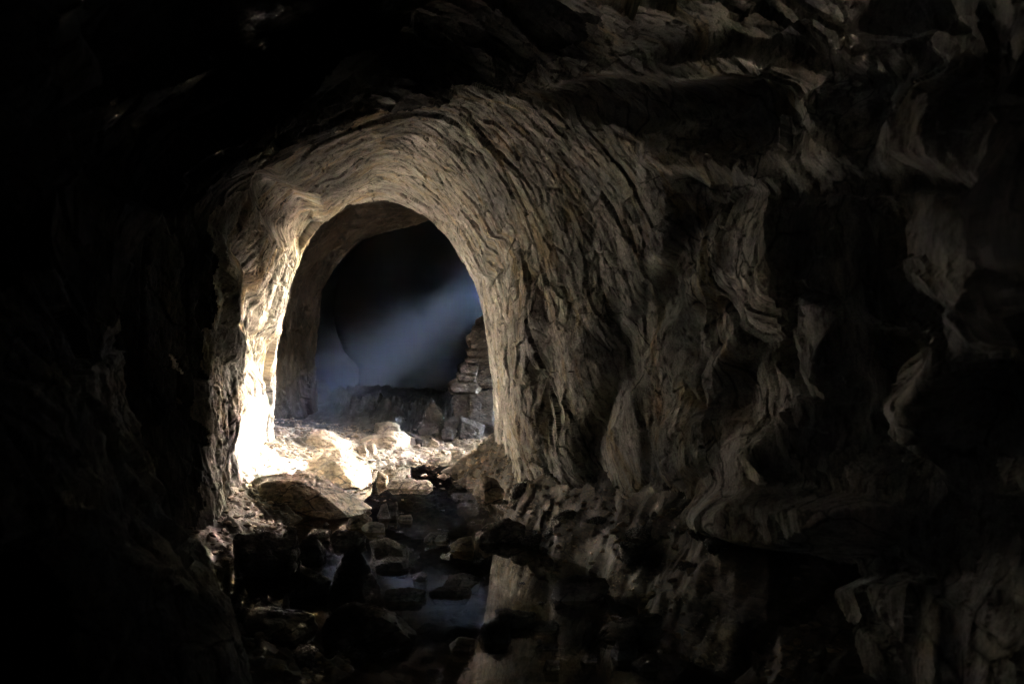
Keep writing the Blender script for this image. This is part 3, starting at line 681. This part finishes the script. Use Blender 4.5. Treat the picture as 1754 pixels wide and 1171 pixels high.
# the pile of slabs and blocks under the entrance, right side of the chamber
PILE = [
 (1110,280,1238,338,0,"slab","top slab of the stacked pile beside the light shaft"),
 (1128,238,1260,292,.06,"slab","uppermost small slab of the pile, under the light shaft"),
 (1160,200,1290,245,.12,"slab","highest stone of the pile, touching the light shaft"),
 (1088,362,1252,402,-.05,"slab","thin pale slab of the pile under its top slab"),
 (1078,398,1250,444,-.08,"slab","second thin pale slab down in the pile"),
 (1044,436,1180,490,-.10,"slab","left slab of the middle course of the pile"),
 (1150,438,1262,500,-.06,"slab","right slab of the middle course of the pile"),
 (1058,484,1182,534,-.12,"slab","short slab below the middle course of the pile"),
 (1136,490,1270,562,-.10,"slab","thick right slab below the middle course of the pile"),
 (1004,528,1200,600,-.18,"slab","long bulging slab near the base of the pile"),
 (1008,612,1144,742,-.22,"boulder","square reddish block at the base of the pile"),
 (1092,598,1290,770,-.32,"boulder","great rounded boulder leaning against the pile and the right wall"),
 (1058,752,1198,852,-.50,"boulder","light brown boulder in front of the great rounded one"),
 (996,738,1100,802,-.35,"boulder","dark block wedged under the square reddish block"),
 (980,792,1062,854,-.5,"boulder","small dark boulder left of the light brown one"),
 (868,672,990,762,-.05,"boulder","dim block left of the pile base"),
 (830,762,992,842,-.30,"boulder","low broad dim block in front of the pile, left side"),
 (1120,330,1260,368,-.02,"slab","slab between the top slab and the thin pale ones"),
 (690,690,775,770,.5,"boulder","dim brown lump at the far end of the chamber floor"),
 (610,700,690,740,.9,"boulder","faint low stone in the darkest part of the chamber"),
 (400,800,480,850,.2,"boulder","dark boulder right behind the low wedge boulder"),
 (480,790,560,850,.1,"boulder","dim greenish stone behind the two stacked boulders"),
 (120,800,215,860,-.3,"slab","upright thin slab at the foot of the dim chamber wall"),
 (840,860,880,880,-.8,"stone","tiny dark stone right of the two stacked boulders"),
]
for i, (x0, y0, x1, y1, dy, nm, lab) in enumerate(PILE):
    rnd = random.Random(100 + i)
    x0 += rnd.uniform(-14, 12); x1 += rnd.uniform(-12, 14); y0 += rnd.uniform(-8, 5); y1 += rnd.uniform(-4, 10); tilt = rnd.uniform(-.16, .16) * (x1 - x0)
    j = lambda a: (rnd.random() - .5) * a
    w, h = x1 - x0, y1 - y0
    pts = c8([(x0, y0 + h * (.35 + j(.3))), (x0 + w * (.18 + j(.3)), y0 - tilt), (x1 - w * (.3 + j(.5)), y0 + tilt + j(.2) * h), (x1, y0 + h * (.4 + j(.3))),
              (x1 - w * .05, y1 - h * .15 + tilt * .5), (x1 - w * .2, y1), (x0 + w * .15, y1), (x0 + w * .02, y1 - h * .25)])
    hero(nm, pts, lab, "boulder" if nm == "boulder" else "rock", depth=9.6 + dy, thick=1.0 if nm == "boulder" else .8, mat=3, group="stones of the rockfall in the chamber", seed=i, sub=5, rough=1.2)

# loose small stones, single things
def proto(name, k, flat, mat):
    rnd = random.Random(k)
    pts = []
    for i in range(14):
        a = rnd.random() * 6.283; zz = rnd.uniform(-1, 1); r = math.sqrt(1 - zz * zz * .7)
        pts.append((math.cos(a) * r * rnd.uniform(.7, 1.1), math.sin(a) * r * rnd.uniform(.45, .8), zz * flat))
    p, f, c = rock_mesh(name, pts, None, 4, 1.1, k)
    o = mesh_from(name, p, f, M_STONE[mat]); return o
protos = {m: [proto("stone", 40 + 7 * k + m, (.28, .45, .6, .35, .22)[k % 5], m) for k in range(5)] for m in (0, 1, 2, 3)}
used = set()
ZONES = [  # n, region in picture pixels on the ground, size range m, material, label, group
 (70, [(600,765),(840,742),(860,800),(800,850),(640,870),(590,830)], (.015, .075), 1, "small loose stone on the brightly lit stream bed", "small stones on the bright stream bed"),
 (45, [(520,880),(640,850),(830,860),(850,960),(700,1000),(540,960)], (.02, .07), 2, "small dark stone poking out of the shallow middle stream", "small stones in the middle stream"),
 (16, [(790,960),(1080,960),(1150,1150),(780,1165),(700,1060)], (.02, .065), 2, "small black stone in the near pool over the mirrored wall", "small stones in the near pool"),
 (36, [(860,830),(1010,830),(1200,820),(1300,900),(1180,980),(1000,960),(880,930)], (.03, .16), 2, "small angular stone on the dim right bank", "small stones on the right bank"),
 (20, [(420,880),(600,860),(620,960),(500,1060),(400,1060)], (.03, .08), 2, "small rim-lit stone on the left shore", "small stones on the left shore"),
 (16, [(420,850),(600,855),(610,890),(430,890)], (.02, .05), 1, "small stone in the shade under the long tilted slab", "small stones under the tilted slab"),
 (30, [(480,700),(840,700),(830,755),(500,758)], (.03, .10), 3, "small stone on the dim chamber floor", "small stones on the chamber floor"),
 (14, [(400,1060),(760,1080),(800,1168),(420,1168)], (.05, .12), 2, "dark stone in the unlit left foreground", "stones in the left foreground"),
]
def inpoly(u, v, poly):
    c = False
    for i in range(len(poly)):
        (x1, y1), (x2, y2) = poly[i], poly[i - 1]
        if (y1 > v) != (y2 > v) and u < (x2 - x1) * (v - y1) / (y2 - y1) + x1: c = not c
    return c
for zi, (n_, poly, (s0, s1), mt, lab, grp) in enumerate(ZONES):
    rnd = random.Random(500 + zi); k = 0
    us = [p[0] for p in poly]; vs = [p[1] for p in poly]
    while k < n_:
        u = rnd.uniform(min(us), max(us)); v_ = rnd.uniform(min(vs), max(vs))
        if not inpoly(u, v_, poly): continue
        d = 6.0
        for _ in range(25):
            z = max(float(ground_h((u - 877) / F * d, d)), -0.02); d = .5 * d + .5 * min(12, F * (CAMH - z) / (v_ - HOR))
        x = (u - 877) / F * d; z = float(ground_h(x, d))
        s = s0 + (s1 - s0) * rnd.random() ** 2
        if z < 0: z = max(z, -s * .25)
        src = rnd.choice(protos[mt])
        if src.name in used: o = src.copy(); C.objects.link(o)
        else: o = src; used.add(src.name)
        o.location = (x, d, z + s * .08); o.scale = (s, s * rnd.uniform(.8, 1.2), s * rnd.uniform(.7, 1.3))
        o.rotation_euler = (rnd.gauss(0, .22), rnd.gauss(0, .22), rnd.uniform(0, 6.283))
        tagged(o, lab, "stone", grp); k += 1
for m in protos:
    for o in protos[m]:
        if o.name not in used: bpy.data.objects.remove(o)

# gravel: one mass nobody could count
def gravel():
    rng = np.random.default_rng(5)
    N = 16000
    y = rng.uniform(2.8, 9.6, N); l = np.interp(y, LW_Y, LW); r = np.interp(y, RW_Y, RW)
    x = l + (r - l) * rng.random(N)
    z = ground_h(x, y)
    dn = fbm(x * 2.5, y * 2.5, 3, 77)
    ok = (z > -0.05) & (dn > -0.25); x, y, z = x[ok], y[ok], z[ok]; N = len(x)
    s = 0.004 + 0.030 * rng.random(N) ** 4
    base, f = [], []
    bm = bmesh.new(); bmesh.ops.create_icosphere(bm, subdivisions=1, radius=1)
    bv = np.array([q.co[:] for q in bm.verts]); bf = np.array([[w.index for w in q.verts] for q in bm.faces]); bm.free()
    a = rng.uniform(0, 6.28, N)
    V = bv[None] * rng.uniform(.6, 1.25, (N, len(bv), 1)) * np.stack([s * 1.3, s * .85, s * .5], 1)[:, None, :]
    ca, sa = np.cos(a)[:, None], np.sin(a)[:, None]
    X = V[..., 0] * ca - V[..., 1] * sa + x[:, None]; Y = V[..., 0] * sa + V[..., 1] * ca + y[:, None]; Z = V[..., 2] + z[:, None] + s[:, None] * .1
    fc = (bf[None] + (np.arange(N) * len(bv))[:, None, None]).reshape(-1, 3)
    o = mesh_from("gravel", np.stack([X, Y, Z], -1).reshape(-1, 3), fc, M_STONE[1], smooth=False, kind="stuff")
    o["label"] = "fine gravel and grit strewn over the cave floor"; o["category"] = "gravel"
gravel()

# ---------------------------------------------------------------- haze: damp air in the cave
def haze():
    m = bpy.data.materials.new("damp_air"); m.use_nodes = True; n = m.node_tree; n.nodes.clear()
    out = n.nodes.new("ShaderNodeOutputMaterial"); pv = n.nodes.new("ShaderNodeVolumePrincipled")
    pv.inputs['Color'].default_value = (0.42, 0.58, 1.0, 1); pv.inputs['Density'].default_value = 0.0021
    pv.inputs['Anisotropy'].default_value = 0.0
    n.links.new(pv.outputs[0], out.inputs['Volume'])
    bpy_bm = bmesh.new(); bmesh.ops.create_cube(bpy_bm, size=1)
    me = bpy.data.meshes.new("haze"); bpy_bm.to_mesh(me); bpy_bm.free()
    o = bpy.data.objects.new("haze", me); C.objects.link(o); me.materials.append(m)
    o.scale = (17, 30, 11); o.location = (-1, 11, 3.4)
    o["kind"] = "stuff"; o["label"] = "thin damp haze filling the cave air"; o["category"] = "haze"
haze()
